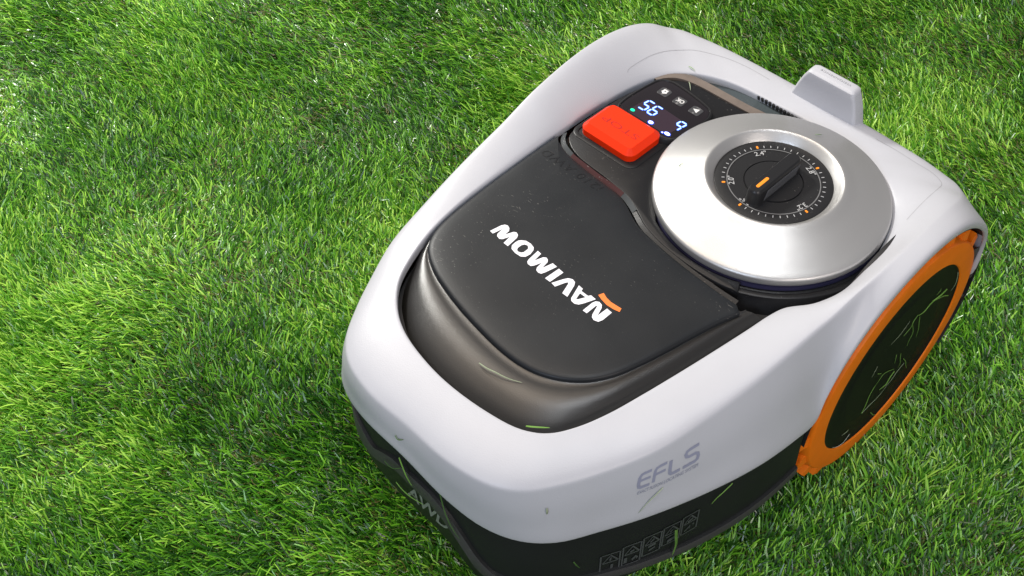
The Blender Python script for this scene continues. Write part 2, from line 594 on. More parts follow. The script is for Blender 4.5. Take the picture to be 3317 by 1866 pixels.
# band height as a function of distance from the near end's centre line
BU = [(-9, -2.35), (-2.2, -2.40), (-1.5, -2.55), (-1.2, -2.68), (-.9, -2.45), (-.55, -2.26), (0, -2.27), (.55, -2.32), (.95, -2.56), (1.25, -2.95), (1.6, -3.55), (1.9, -3.88), (2.6, -4.0), (9, -4.0)]
BL = [(-9, -2.9), (-2.6, -3.05), (-1.9, -3.20), (-1.3, -3.10), (-.85, -2.85), (-.5, -2.62), (0, -2.66), (.5, -2.72), (.9, -2.98), (1.2, -3.40), (1.55, -4.0), (1.9, -4.22), (2.6, -4.28), (9, -4.28)]
BB = [(-9, -3.8), (-2.2, -3.70), (-1.6, -3.68), (-1.0, -3.62), (0, -3.66), (.5, -3.74), (.9, -3.88), (1.35, -4.38), (1.8, -4.62), (2.8, -4.88), (4.2, -4.70), (5.2, -4.45), (9, -4.35)]
rows = []
for i in range(nP):
    d = arc[i]-mid
    n = nrm_of(PL, i)
    n3 = np.array((n[0], n[1], 0))
    p = np.array((PL[i][0], PL[i][1], 0))
    bu, bl, bb = interp(BU, d), interp(BL, d), interp(BB, d)
    bb = min(bb, bl - .12)
    c = []
    for off, z in ((-.30, -1.55), (-.05, -2.05), (-.02, bu+.02), (.04, bu), (.045, bu-.03), (.045, bl+.03), (.03, bl),
                   (-.02, bl-.02), (-.03, bl-.06), (-.05, bb+.06), (-.09, bb), (-.5, bb+.05), (-1.2, bb+.1)):
        c.append(p + n3*off + (0, 0, z))
    rows.append(c)
R_ = np.array(rows)
def strip_mesh(name, r0, r1, m, parent=None, crease=40):
    sub = R_[:, r0:r1+1]
    V = [tuple(sub[i, j]) for j in range(sub.shape[1]) for i in range(nP)]
    F = [tuple(reversed(f)) for f in grid_faces(sub.shape[1], nP)]
    return mesh(name, V, F, m, parent, crease=crease)
skirt = strip_mesh('skirt', 0, 3, M_SKIRT)
bumper = strip_mesh('bumper_strip', 3, 6, M_BAND)
lower = strip_mesh('lower_skirt', 6, 12, M_SKIRT)
# chassis block that closes the inside
def boxv(x0, x1, y0, y1, z0, z1):
    v = [(x, y, z) for z in (z0, z1) for x, y in ((x0, y0), (x1, y0), (x1, y1), (x0, y1))]
    f = [(3, 2, 1, 0), (4, 5, 6, 7), (0, 1, 5, 4), (1, 2, 6, 5), (2, 3, 7, 6), (3, 0, 4, 7)]
    return v, f
g = merge(boxv(-7.0, -2.6, -1.0, 3.4, -4.4, -1.0), boxv(-2.6, 3.3, -2.3, 4.7, -4.6, -1.0), boxv(-8.0, -7.0, -.2, 2.6, -3.6, -1.0))
mesh('chassis', g[0], g[1], M_DARK, smooth=False)

# ================================================================== DECK
# floor under the deck panels (seen only in the gaps)
open_right = [s[0] for s in ST]
open_left = [p for p in LO[1:]][::-1]
OPEN = [tuple(p[:2]) for p in open_right] + [tuple(p[:2]) for p in open_left]
OPEN = [tuple(p) for p in catmull(OPEN, 3, True)]
plate('deck_floor', OPEN, [(-.02, -.90), (-.02, -.84)], M_DARK)

def arc_pts(r, a0, a1, n):
    return [(r*math.cos(math.radians(a0+(a1-a0)*k/n)), r*math.sin(math.radians(a0+(a1-a0)*k/n))) for k in range(n+1)]

LIDE = [(-1.69,4.33),(-2.89,4.32),(-4.08,4.28),(-5.03,4.20),(-5.5,4.08),(-5.83,3.86),(-6.12,3.38),(-6.29,2.86),(-6.41,2.35),(-6.51,1.73),(-6.57,1.14),(-6.56,0.63),(-6.47,0.22),(-6.25,-0.20),(-5.95,-0.52),(-5.55,-0.76),(-5.1,-0.91),(-4.45,-1.07),(-3.82,-1.2),(-3.25,-1.33),(-2.84,-1.46)]
LIDB = [(-2.72,-1.30),(-2.72,-.9),(-2.70,-.4),(-2.66,0.2),(-2.58,0.8),(-2.47,1.35),(-2.32,1.68),(-2.19,1.93),(-2.10,2.2),(-2.06,2.55),(-2.04,2.94),(-2.0,3.34),(-1.95,3.7),(-1.91,3.87),(-1.82,4.09),(-1.76,4.25)]
LID = catmull(LIDE, 4) + catmull(LIDB, 3)
LIDZ = -.385
lid = plate('lid', [tuple(p[:2]) for p in LID], [(-.01, -.62), (0, -.47), (.012, -.445), (.04, -.425)], M_LID,
            dome=([(.97, .014), (.9, .028), (.8, .036), (.7, .04)], None, (-4.3, 1.7)))

# front panel: satin roll between lid and opening, from the left side round the near end to the dial
a_out = [(-5.75,4.13),(-6.20,3.90),(-6.72,3.60),(-7.15,3.17),(-7.42,2.70),(-7.58,2.15),(-7.68,1.30),(-7.62,.30),(-7.46,-.35),(-7.19,-.73),(-6.77,-.98),(-6.20,-1.17),(-5.50,-1.32),(-4.60,-1.49),(-3.75,-1.63),(-3.0,-1.74),(-2.50,-1.82)]
a_in = [(-5.52,4.03),(-5.80,3.84),(-6.08,3.36),(-6.25,2.84),(-6.37,2.33),(-6.47,1.71),(-6.53,1.12),(-6.52,0.61),(-6.43,0.20),(-6.22,-0.18),(-5.92,-0.49),(-5.53,-0.73),(-5.08,-0.88),(-4.43,-1.04),(-3.80,-1.17),(-3.23,-1.30),(-2.66,-1.46)]
ao = catmull(a_out, 5); ai = catmull(a_in, 5)
prof = [(0, -.50), (.05, -.525), (.12, -.535), (.22, -.532), (.34, -.54), (.48, -.572), (.62, -.628), (.78, -.708), (.92, -.80), (1.0, -.87)]
profc = [tuple(p) for p in catmull(prof, 3)]
V = []
for t, z in profc:
    for p, q in zip(ai, ao):
        w = np.linalg.norm(q-p)
        k = min(1.0, w/1.0)
        zz = -.55 + (z+.55)*(.45+.55*k) + .02*(1-k)
        v = p+(q-p)*t
        V.append((v[0], v[1], zz))
F = [tuple(reversed(f)) for f in grid_faces(len(profc), len(ai))]
front_panel = mesh('front_panel', V, F, M_GLOSSY, crease=80)

# control pod: raised panel that carries the STOP button and the display
POD = ([(-2.46,-1.12),(-2.55,-.7),(-2.59,-.2),(-2.57,.35),(-2.50,.85),(-2.37,1.30),(-2.17,1.68),(-2.04,1.98),(-1.98,2.22),(-1.95,2.5),(-1.91,2.85),(-1.89,3.2),(-1.84,3.6),(-1.72,3.92),(-1.56,4.12),(-1.40,4.20),(-1.0,4.25),(-.4,4.25),(.2,4.21),(.75,4.11),(1.15,3.98),(1.42,3.80),(1.58,3.60),(1.67,3.35),(1.70,2.9),(1.71,2.4),(1.73,1.95),(1.75,1.55)])
pod_o = [tuple(p[:2]) for p in catmull(POD, 3)] + arc_pts(2.28, 41, 138, 22) + arc_pts(2.43, 150, 204, 16)
pod = plate('control_panel', pod_o, [(0, -.70), (0, -.49), (.006, -.47), (.018, -.452), (.035, -.445)], M_DECK)
# groove strip between lid and pod: grey ends, dark red middle
GR = catmull([(-1.50,4.30),(-1.66,4.20),(-1.79,4.05),(-1.88,3.82),(-1.925,3.6),(-1.955,3.25),(-1.985,2.9),(-2.0,2.5),(-2.03,2.22),(-2.10,1.97),(-2.22,1.70),(-2.40,1.34),(-2.54,.85),(-2.61,.35),(-2.655,-.2),(-2.67,-.8),(-2.66,-1.25)], 6)
def ribbon(name, P, w0, w1, z0, z1, m):
    V = []
    for i, p in enumerate(P):
        a, b = P[max(i-1, 0)], P[min(i+1, len(P)-1)]
        t = (b-a)/np.linalg.norm(b-a)
        n = np.array((-t[1], t[0]))
        if n[0] > 0: n = -n
        V += [(p[0]+n[0]*w0, p[1]+n[1]*w0, z0), (p[0]-n[0]*w1, p[1]-n[1]*w1, z1)]
    F = [(2*i, 2*i+2, 2*i+3, 2*i+1) for i in range(len(P)-1)]
    return mesh(name, V, F, m, smooth=True)
ribbon('groove_strip', GR[:22], .035, .06, -.50, -.435, M_GROOVE)
ribbon('red_groove_strip', GR[21:50], .035, .05, -.50, -.435, M_REDSTRIP)  # middle stretch of the groove, plain dark red
ribbon('groove_strip', GR[49:61], .035, .06, -.50, -.435, M_GROOVE)
ribbon('ledge_strip', GR[60:], .035, .05, -.50, -.46, M_DECK)

# ledge and gutter at the far side, reflections painted in as brown and teal
to = catmull([(1.20,4.10),(1.50,3.99),(1.72,3.80),(1.85,3.58),(1.91,3.2),(1.93,2.6),(1.95,2.04),(1.99,1.64),(2.02,1.2)], 5)
ti = catmull([(1.18,4.03),(1.40,3.90),(1.56,3.72),(1.65,3.45),(1.69,3.15),(1.71,2.6),(1.73,2.04),(1.75,1.64),(1.77,1.2)], 5)
V = [(p[0], p[1], -.60) for p in ti] + [(p[0], p[1], -.43) for p in ti] + [(p[0], p[1], -.44) for p in to] + [(p[0], p[1], -.54) for p in to]
mesh('trim_strip', V, grid_faces(4, len(to)), M_LEDGEREFL, crease=30)
go = catmull([(1.30,4.10),(1.70,3.90),(2.00,3.60),(2.20,3.25),(2.35,2.85),(2.43,2.5),(2.47,2.04),(2.48,1.64),(2.49,1.0)], 5)
V = []
for t, z in ((0, -.50), (.12, -.54), (.35, -.63), (.65, -.68), (1.0, -.68)):
    for p, q in zip(to, go):
        v = p+(q-p)*t
        V.append((v[0], v[1], z))
mesh('gutter', V, grid_faces(5, len(to)), M_GUTTER, crease=60)
# vent slots in the shell wall beside the gutter
slot = boxv(-.5, .5, -.5, .5, -.5, .5)
sl_me = None
for k in range(15):
    y = 2.14 - k*.099
    v, f = slot
    V = [(2.463+p[0]*.05, y+p[1]*.052+p[2]*.02, -.60+p[2]*.085) for p in v]
    mesh('vent_slot', V, f, M_DARK, smooth=False)

# ================================================================== SILVER DIAL RING
ring_prof = catmull([(1.17, -.03), (1.19, .0), (1.27, .085), (1.335, .145), (1.37, .163), (1.41, .155), (1.60, .07), (1.9, -.055), (2.2, -.19), (2.32, -.245), (2.365, -.272), (2.385, -.30), (2.39, -.34), (2.388, -.43), (2.37, -.455), (2.30, -.46)], 4)
ring_prof = [tuple(p) for p in ring_prof]
lathe('dial_ring', ring_prof, M_SILVER, n=180, crease=60)
lathe('spacer_ring', [(2.32, -.45), (2.33, -.52), (2.30, -.53)], M_DARK)
lathe('accent_ring', [(2.30, -.50), (2.375, -.505), (2.38, -.585), (2.34, -.60)], M_VIOLET, n=160)
lathe('dial_well', [(2.34, -.60), (2.44, -.66), (2.47, -.66), (2.50, -.53), (2.52, -.51), (2.60, -.50), (2.64, -.52), (2.66, -.62), (2.80, -.84)], M_DECK, n=160, crease=50)
# ================================================================== DIAL
face = lathe('dial_face', [(1.185, -.02), (1.178, .0), (1.165, .006), (.935, .004), (.93, -.008), (.915, -.008), (.91, -.004), (.60, -.004), (.595, -.03), (.575, -.03), (.57, .004), (.02, .004), (0.001, .004)], M_DIAL, n=128, crease=30)
lathe('dial_line', [(.934, .007), (.913, .007)], M_LINE, face, n=96)
tick_me = {}
for kind, (l, w, m) in {'w': (.062, .016, M_NUM), 'o': (.072, .042, M_ORMARK)}.items():
    P = rrect(l, w, w*.32, 3)
    me = bpy.data.meshes.new('tick_mark')
    n = len(P)
    vs = [(p[0]*S, p[1]*S, 0) for p in P] + [(p[0]*S*.96, p[1]*S*.94, .008*S) for p in P]
    me.from_pydata(vs, [], [(j, (j+1) % n, n+(j+1) % n, n+j) for j in range(n)] + [tuple(range(n, 2*n))])
    me.materials.append(m)
    tick_me[kind] = me
for k in range(41):
    a = math.radians(136.3 - 8.0*k)
    o = bpy.data.objects.new('tick_mark', tick_me['o' if k % 10 == 0 else 'w'])
    col.objects.link(o)
    o.parent = face
    o.location = W((math.cos(a), math.sin(a), .005)) - ORG
    o.rotation_euler = (0, 0, a)
    if k % 10 == 0:
        o['label'] = 'orange main tick mark'
for s, (x, y, a) in {'2.0"': (-.575, .62, 133), '2.4"': (.46, .68, 56), '2.8"': (.76, -.36, -25), '3.2"': (-.20, -.82, -104.5), '3.6"': (-.84, .05, 176)}.items():
    a = math.radians(a)
    u = (math.cos(a), math.sin(a), 0)
    r = (math.sin(a), -math.cos(a), 0)
    g = text_geo(s, 1.0, bold=.012)
    xs = [v[0] for v in g[0]]
    ys = [v[1] for v in g[0]]
    g = fit(g, .245, .125)
    V, F = put(g, (x, y, .009), r, u)
    mesh('numeral', V, F, M_NUM, face, smooth=False)

# knob
def stadium(x0, x1, w, n=12):
    out = []
    for k in range(n+1):
        a = -math.pi/2 + math.pi*k/n
        out.append((x1 - w/2 + w/2*math.cos(a), w/2*math.sin(a)))
    for k in range(n+1):
        a = math.pi/2 + math.pi*k/n
        out.append((x0 + w/2 + w/2*math.cos(a), w/2*math.sin(a)))
    return out
kx0, kx1, kw = -.86, .66, .32
kn = plate('knob', [(x, y-.05) for x, y in stadium(kx0, kx1, kw)], [(-.03, .0), (-.005, .06), (0.004, .29), (.02, .325), (.045, .35)], M_KNOB, crease=25)
ribs = []
for k in range(22):
    x = -.56 + k*.048
    for sy in (-1, 1):
        v, f = boxv(-.010, .010, -.010, .010, 0, .22)
        v = [(x+p[0]+ (p[2]-.1)*.55, -.05+sy*(kw/2+.002)+p[1], p[2]+.03) for p in v]
        ribs.append((v, f))
g = merge(*ribs)
mesh('grip_ribs', g[0], g[1], M_RIB, kn, smooth=False)
mk = plate('knob_mark', [(x, y-.05) for x, y in stadium(-.69, -.32, .075, 8)], [(0, .348), (.004, .357)], M_ORMARK, kn)

# ================================================================== STOP BUTTON
sb_c = (-.745, 3.37)
def at(P, c):
    return [(p[0]+c[0], p[1]+c[1]) for p in P]
collar = plate('button_collar', at(rrect(1.36, 1.76, .24), (-.74, 3.36)), [(0, -.46), (0, -.436), (.015, -.428), (.10, -.428), (.11, -.45), (.13, -.46)], M_DECK, crease=30)
stop = plate('stop_button', at(rrect(1.06, 1.45, .20, 6), sb_c), [(0, -.48), (0, -.295), (.125, -.178)], M_STOP, crease=25)
g = fit(text_geo('STOP', 1.0, extrude=0, bold=.004), .98, .155)
V, F = put(g, (-.79, 3.36, -.176), (0, 1, 0), (-1, 0, 0))
# flat letters in a darker red in place of embossing
mesh('stop_lettering', V, F, M_STOPTXT, stop, smooth=False)

# ================================================================== DISPLAY
sc_c = (.36, 3.16)
scr = ccw([(-.24, 2.62), (-.12, 2.46), (.10, 2.40), (.60, 2.36), (.88, 2.36), (1.05, 2.46), (1.12, 2.66), (1.22, 3.40), (1.20, 3.70), (1.10, 3.84), (.90, 3.90), (-.05, 3.95), (-.22, 3.86), (-.27, 3.70)])
scr = [tuple(p) for p in catmull(scr, 4, True)]
bezel = plate('display_bezel', [tuple(p) for p in inset(scr, -.07)], [(-.04, -.46), (-.005, -.33), (.01, -.31), (.03, -.30), (.05, -.305), (.065, -.33)], M_DECK, cap=False, crease=40)
glass = plate('display_screen', scr, [(-.01, -.40), (-.008, -.32), (0.02, -.312)], M_GLASS, crease=30)
gz = -.311
lcdp = ccw([(-.17, 2.60), (.40, 2.54), (.46, 3.66), (-.17, 3.72)])
lc = [tuple(p) for p in lcdp]
lcd_o = []
for i in range(4):
    a, b, c = (np.array(lc[i-1]), np.array(lc[i]), np.array(lc[(i+1) % 4]))
    lcd_o += [tuple(b+(a-b)/np.linalg.norm(a-b)*.08), tuple(b+(a-b)/np.linalg.norm(a-b)*.02+(c-b)/np.linalg.norm(c-b)*.02), tuple(b+(c-b)/np.linalg.norm(c-b)*.08)]
mesh('display_field', [(p[0], p[1], gz+.002) for p in lcd_o], [tuple(range(len(lcd_o)))], M_LCD, glass, smooth=False)
SEG = {'a': ((0, 1), (1, 1)), 'b': ((1, 1), (1, .5)), 'c': ((1, .5), (1, 0)), 'd': ((0, 0), (1, 0)), 'e': ((0, .5), (0, 0)), 'f': ((0, 1), (0, .5)), 'g': ((0, .5), (1, .5))}
def digit(segs, cy, w, xb, xt):
    V, F, HV, HF = [], [], [], []
    for s in segs:
        (u0, v0), (u1, v1) = SEG[s]
        slant = .04
        p = [np.array((xb+(xt-xb)*v, cy+(u-.5)*w+slant*(v-.5))) for u, v in ((u0, v0), (u1, v1))]
        d = p[1]-p[0]; L = np.linalg.norm(d); d /= L; n = np.array((-d[1], d[0]))
        for wid, tr, z, VV, FF in ((.034, .010, gz+.008, V, F), (.060, .0, gz+.005, HV, HF)):
            a, b = p[0]+d*tr, p[1]-d*tr
            k = len(VV)
            h = wid/2
            VV += [(*(a), z), (*(a+d*h+n*h), z), (*(b-d*h+n*h), z), (*b, z), (*(b-d*h-n*h), z), (*(a+d*h-n*h), z)]
            FF.append((k, k+1, k+2, k+3, k+4, k+5))
    o = mesh('digit', V, F, M_SEG, glass, smooth=False)
    mesh('digit_glow', HV, HF, M_SEGB, glass, smooth=False)
digit('cdefg', 2.605, .155, .385, .09)
digit('abcdfg', 3.285, .165, .405, .09)
digit('acdfg', 3.525, .165, .42, .09)
def blob(name, c, rx, ry, m, halo=None):
    P = [(c[0]+rx*math.cos(t*math.pi/8), c[1]+ry*math.sin(t*math.pi/8), gz+.009) for t in range(16)]
    mesh(name, P, [tuple(range(16))], m, glass, smooth=False)
    if halo:
        P = [(c[0]+(rx+.018)*math.cos(t*math.pi/8), c[1]+(ry+.018)*math.sin(t*math.pi/8), gz+.006) for t in range(16)]
        mesh(name+'_glow', P, [tuple(range(16))], halo, glass, smooth=False)
blob('green_indicator', (-.07, 3.64), .042, .055, M_LEDG)
blob('white_indicator', (-.10, 3.10), .045, .06, M_LEDW, M_SEGB)
blob('white_indicator', (-.13, 2.62), .042, .07, M_LEDW, M_SEGB)
blob('small_indicator', (-.17, 2.72), .014, .022, M_LEDW, M_SEGB)
for i, cy in enumerate((3.535, 3.10, 2.655)):
    c = (.86, cy)
    key = plate('key', at(rrect(.25, .27, .05, 4), c), [(0, gz-.01), (0, gz+.006), (.008, gz+.012)], M_KEY, glass, crease=25)
    z = gz+.0145
    if i == 0:
        home_ = [(-.02, .075), (.055, .02), (.055, -.07), (-.055, -.07), (-.055, .02)]
        house = [(.0, .085), (.075, .025), (.058, .0), (.058, -.07), (-.058, -.07), (-.058, .0), (-.075, .025)]
        hole = [(.02*math.cos(a*math.pi/5), -.015+.02*math.sin(a*math.pi/5)) for a in range(10)]
        g1 = put(shape_geo([house, hole]), (c[0]+.01, c[1], z), (0, 1, 0), (-1, 0, 0))
        g2 = put(fit(text_geo('HOME'), .13, .035), (c[0]+.105, c[1], z), (0, 1, 0), (-1, 0, 0))
        g3 = put(stroke([(-.02, 0), (.0, -.012), (.02, 0)], .014), (c[0]-.10, c[1]-.0, z), (0, 1, 0), (-1, 0, 0))
    elif i == 1:
        g1 = put(fit(text_geo('OK', bold=.02), .20, .12), (c[0]+.01, c[1], z), (0, 1, 0), (-1, 0, 0))
        ringo = [(.03*math.cos(a*math.pi/6), .03*math.sin(a*math.pi/6)) for a in range(12)]
        ringi = [(.02*math.cos(a*math.pi/6), .02*math.sin(a*math.pi/6)) for a in range(12)]
        g2 = put(shape_geo([ringo, ringi]), (c[0]-.10, c[1], z), (0, 1, 0), (-1, 0, 0))
        g3 = put(stroke([(0, -.01), (0, .02)], .010), (c[0]-.10, c[1], z), (0, 1, 0), (-1, 0, 0))
    else:
        tri = [(.085, 0), (-.05, .07), (-.05, -.07)]
        g1 = put(shape_geo([tri]), (c[0]+.01, c[1], z), (0, 1, 0), (-1, 0, 0))
        g2 = put(fit(text_geo('MOW'), .12, .035), (c[0]+.105, c[1], z), (0, 1, 0), (-1, 0, 0))
        g3 = put(merge(stroke([(-.022, -.022), (.022, .022)], .010), stroke([(-.022, .022), (.022, -.022)], .010, .0005)), (c[0]-.10, c[1], z), (0, 1, 0), (-1, 0, 0))
    # icon and caption are one printed part of the screen
    mesh('key_icon', g1[0], g1[1], M_ICON, glass, smooth=False)
    g = merge(g2, g3)
    mesh('key_caption', g[0], g[1], M_ICOND, glass, smooth=False)

# ================================================================== LETTERING ON THE LID
LET = {
'W': [[(-4.68,3.3),(-4.42,3.25),(-4.35,3.21),(-4.33,3.15),(-4.36,3.08),(-4.42,3.03),(-4.54,3.02),(-4.37,2.95),(-4.34,2.9),(-4.37,2.83),(-4.44,2.79),(-4.72,2.76),(-4.72,2.88),(-4.52,2.91),(-4.67,2.97),(-4.7,3.02),(-4.68,3.1),(-4.63,3.14),(-4.47,3.16),(-4.69,3.21)]],
'O': [[(-4.42,2.68),(-4.37,2.61),(-4.36,2.49),(-4.39,2.38),(-4.45,2.33),(-4.57,2.3),(-4.68,2.32),(-4.74,2.39),(-4.75,2.53),(-4.72,2.66),(-4.65,2.72),(-4.55,2.73),(-4.47,2.72)],
      [(-4.46,2.56),(-4.44,2.5),(-4.46,2.46),(-4.5,2.43),(-4.62,2.43),(-4.66,2.46),(-4.68,2.51),(-4.67,2.56),(-4.62,2.59),(-4.52,2.59)]],
'M': [[(-4.4,2.26),(-4.41,2.16),(-4.63,2.13),(-4.45,2.07),(-4.41,2.02),(-4.43,1.96),(-4.48,1.92),(-4.66,1.89),(-4.43,1.83),(-4.44,1.71),(-4.7,1.77),(-4.78,1.8),(-4.8,1.86),(-4.78,1.93),(-4.72,1.97),(-4.57,1.99),(-4.72,2.04),(-4.78,2.08),(-4.78,2.16),(-4.74,2.21),(-4.68,2.23)]],
'I': [[(-4.45,1.65),(-4.46,1.52),(-4.81,1.54),(-4.81,1.67)]],
'V': [[(-4.81,1.5),(-4.59,1.41),(-4.5,1.36),(-4.46,1.28),(-4.48,1.2),(-4.55,1.15),(-4.85,1.05),(-4.85,1.18),(-4.6,1.26),(-4.58,1.29),(-4.63,1.32),(-4.83,1.39)]],
'A': [[(-4.49,1.09),(-4.5,0.98),(-4.56,0.96),(-4.56,0.79),(-4.51,0.76),(-4.52,0.63),(-4.75,0.72),(-4.84,0.77),(-4.88,0.84),(-4.87,0.93),(-4.82,0.98),(-4.75,1.0)],
      [(-4.62,0.94),(-4.62,0.8),(-4.76,0.87),(-4.77,0.9)]],
'N': [[(-4.89,0.62),(-4.63,0.62),(-4.56,0.6),(-4.52,0.54),(-4.54,0.46),(-4.6,0.41),(-4.79,0.34),(-4.54,0.33),(-4.55,0.2),(-4.8,0.2),(-4.89,0.23),(-4.92,0.32),(-4.89,0.39),(-4.83,0.43),(-4.62,0.5),(-4.64,0.52),(-4.89,0.52)]]}
for ch, loops in LET.items():
    vs, fs = shape_geo(loops)
    mesh('letter', [(v[0], v[1], LIDZ+.006) for v in vs], fs, M_PRINT, lid, smooth=False)
sw = [(-4.41,0.67),(-4.3,0.63),(-4.35,0.51),(-4.37,0.38),(-4.36,0.25),(-4.35,0.14),(-4.44,0.11),(-4.47,0.24),(-4.48,0.39),(-4.45,0.55)]
vs, fs = shape_geo([sw])
mesh('swoosh_mark', [(v[0], v[1], LIDZ+.006) for v in vs], fs, M_ORPRINT, lid, smooth=False)
g = fit(text_geo('i210 AWD', shear=.15, bold=-.004, spacing=1.1), 1.62, .20)
V, F = put(g, (-2.27, 3.36, 0), (0, 1, 0), (-1, 0, 0))
lid_bvh = BVHTree.FromPolygons([tuple(v.co + ORG) for v in lid.data.vertices], [tuple(p.vertices) for p in lid.data.polygons])
for i, v in enumerate(V):
    h_ = lid_bvh.ray_cast(W((v[0], v[1], 3)), Vector((0, 0, -1)))
    V[i] = (v[0], v[1], (h_[0].z/S+GZ+.004) if h_[0] else -.41)
model_txt = mesh('model_lettering', V, F, M_DARKTXT, lid, smooth=False)

# ================================================================== CAMERA HOUSING
def housing():
    # cross-section outlines stacked in z: rounded box that narrows upwards
    lv = []
    for z, x0, x1, y0, y1, r in ((-.75, 3.02, 3.42, .00, 1.80, .07), (-.50, 3.02, 3.42, .06, 1.72, .07), (-.2, 3.02, 3.40, .12, 1.62, .07), (.05, 3.01, 3.36, .18, 1.52, .07),
                                 (.20, 2.98, 3.33, .22, 1.44, .08), (.265, 2.985, 3.325, .235, 1.41, .09), (.30, 3.02, 3.30, .27, 1.37, .10), (.315, 3.07, 3.27, .32, 1.30, .09)):
        P = rrect(x1-x0, y1-y0, r, 6)
        lv.append([(p[0]+(x0+x1)/2, p[1]+(y0+y1)/2, z) for p in P])
    n = len(lv[0])
    V = [p for l in lv for p in l]
    F = grid_faces(len(lv), n, True) + [tuple(range((len(lv)-1)*n, len(lv)*n))]
    return mesh('camera_housing', V, F, M_WHITE, crease=35)
hs = housing()
g = fit(text_geo('VISIONFENCE', spacing=1.15), .78, .055)
V, F = put(g, (3.17, .81, .319), (0, 1, 0), (-1, 0, 0))
mesh('housing_lettering', V, F, M_GREYPRINT, hs, smooth=False)
# thin groove round its foot
V, F = [], []
# ================================================================== SEAM LINES ON THE SHELL (fine moulded lines)
deps = bpy.context.evaluated_depsgraph_get()
bpy.context.view_layer.update()
def bvh_of(o):
    me = o.data
    return BVHTree.FromPolygons([tuple(v.co + ORG) for v in me.vertices], [tuple(p.vertices) for p in me.polygons])
shell_bvh = bvh_of(shell)
def drop(bv, x, y, off=.0):
    hit = bv.ray_cast(W((x, y, 3)), Vector((0, 0, -1)))
    if hit[0] is None:
        return None
    p = hit[0]
    n = hit[1] if hit[1].z > 0 else -hit[1]
    p = p + n*(off*S)
    return (p.x/S, p.y/S, p.z/S+GZ)
def seam(name, P, w, m, parent):
    P = catmull(P, 8)
    V = []
    for i, p in enumerate(P):
        a, b = P[max(i-1, 0)], P[min(i+1, len(P)-1)]
        t = (b-a)/np.linalg.norm(b-a)
        n = np.array((-t[1], t[0]))
        for s in (-1, 1):
            q = drop(shell_bvh, p[0]+n[0]*w/2*s, p[1]+n[1]*w/2*s, .003)
            if q is None:
                q = V[-1] if V else (p[0], p[1], -.4)
            V.append(q)
    F = [(2*i, 2*i+1, 2*i+3, 2*i+2) for i in range(len(P)-1)]
    return mesh(name, V, F, m, parent, smooth=False)
seam('cover_seam', [(.74, 4.50), (.78, 4.53), (1.14, 4.53), (1.65, 4.47), (2.1, 4.33), (2.47, 4.12), (2.72, 3.80), (2.90, 3.40), (3.0, 2.9), (3.02, 2.3)], .013, M_SEAM, shell)
seam('cover_seam', [(3.0, -.5), (2.98, -1.0), (2.92, -1.5), (2.83, -2.0), (2.65, -2.28), (2.35, -2.36), (1.7, -2.40), (1.1, -2.42)], .013, M_SEAM, shell)

# ================================================================== WHEEL
WC = (.62, -3.30, -3.35)
def wheel(c, sgn, full_detail=True):
    we = bpy.data.objects.new('wheel', None)
    col.objects.link(we)
    we.parent = root
    we.location = W(c) - ORG
    def wl(name, prof, m, parent, n=120, crease=35):
        V = []
        for r, y in prof:
            for j in range(n):
                a = 2*math.pi*j/n
                V.append((S*r*math.cos(a), S*sgn*y, S*r*math.sin(a)))
        F = grid_faces(len(prof), n, True)
        if sgn > 0:
            F = [tuple(reversed(f)) for f in F]
        return mesh(name, V, F, m, parent, local=False, crease=crease)
    # y measured inward (+) from the outer face; sgn=+1 : inward is +y
    tp = [(2.30, .12), (2.315, .02), (2.34, .0), (2.60, .0), (2.79, .008), (2.825, .02), (2.845, .045), (2.86, .11), (2.90, .22), (2.90, .62), (2.86, .78), (2.70, .84), (2.3, .84)]
    tyre = wl('tyre', [tuple(p) for p in tp], M_ORANGE, we, 140, 30)
    hub = wl('hub_cap', [(2.31, .03), (2.28, .045), (2.22, .06), (1.72, .075), (1.66, .055), (1.58, .05), (1.2, .06), (.6, .05), (.25, .05), (.001, .05)], M_HUB, we, 120, 25)
    # lugs: outer chevrons with a staggered inner row
    P1 = [(-.17, .13), (.17, .13), (.12, .62), (-.12, .62)]
    def lug_mesh(P, h0, h1, tw):
        me = bpy.data.meshes.new('lug')
        vs = [(S*p[0], S*sgn*p[1], S*h0) for p in P] + [(S*p[0]*tw, S*sgn*(p[1]*.86+.05), S*h1) for p in P]
        me.from_pydata(vs, [], [(0, 1, 5, 4), (1, 2, 6, 5), (2, 3, 7, 6), (3, 0, 4, 7), (4, 5, 6, 7)])
        me.materials.append(M_ORANGE)
        return me
    m1 = lug_mesh([(-.19, .07), (.19, .07), (.13, .44), (-.13, .44)], 2.80, 3.10, .68)
    m2 = lug_mesh([(-.15, .46), (.15, .46), (.12, .76), (-.12, .76)], 2.82, 3.09, .68)
    n = 22
    for k in range(n):
        for me, ph in ((m1, 0), (m2, .5)):
            o = bpy.data.objects.new('lug', me)
            col.objects.link(o)
            o.parent = we
            o.rotation_euler = (0, 2*math.pi*(k+ph)/n + .08, 0)
    return we, tyre, hub
we, tyre, hub = wheel(WC, 1)
wheel((WC[0], 2.4-WC[1], WC[2]), -1)
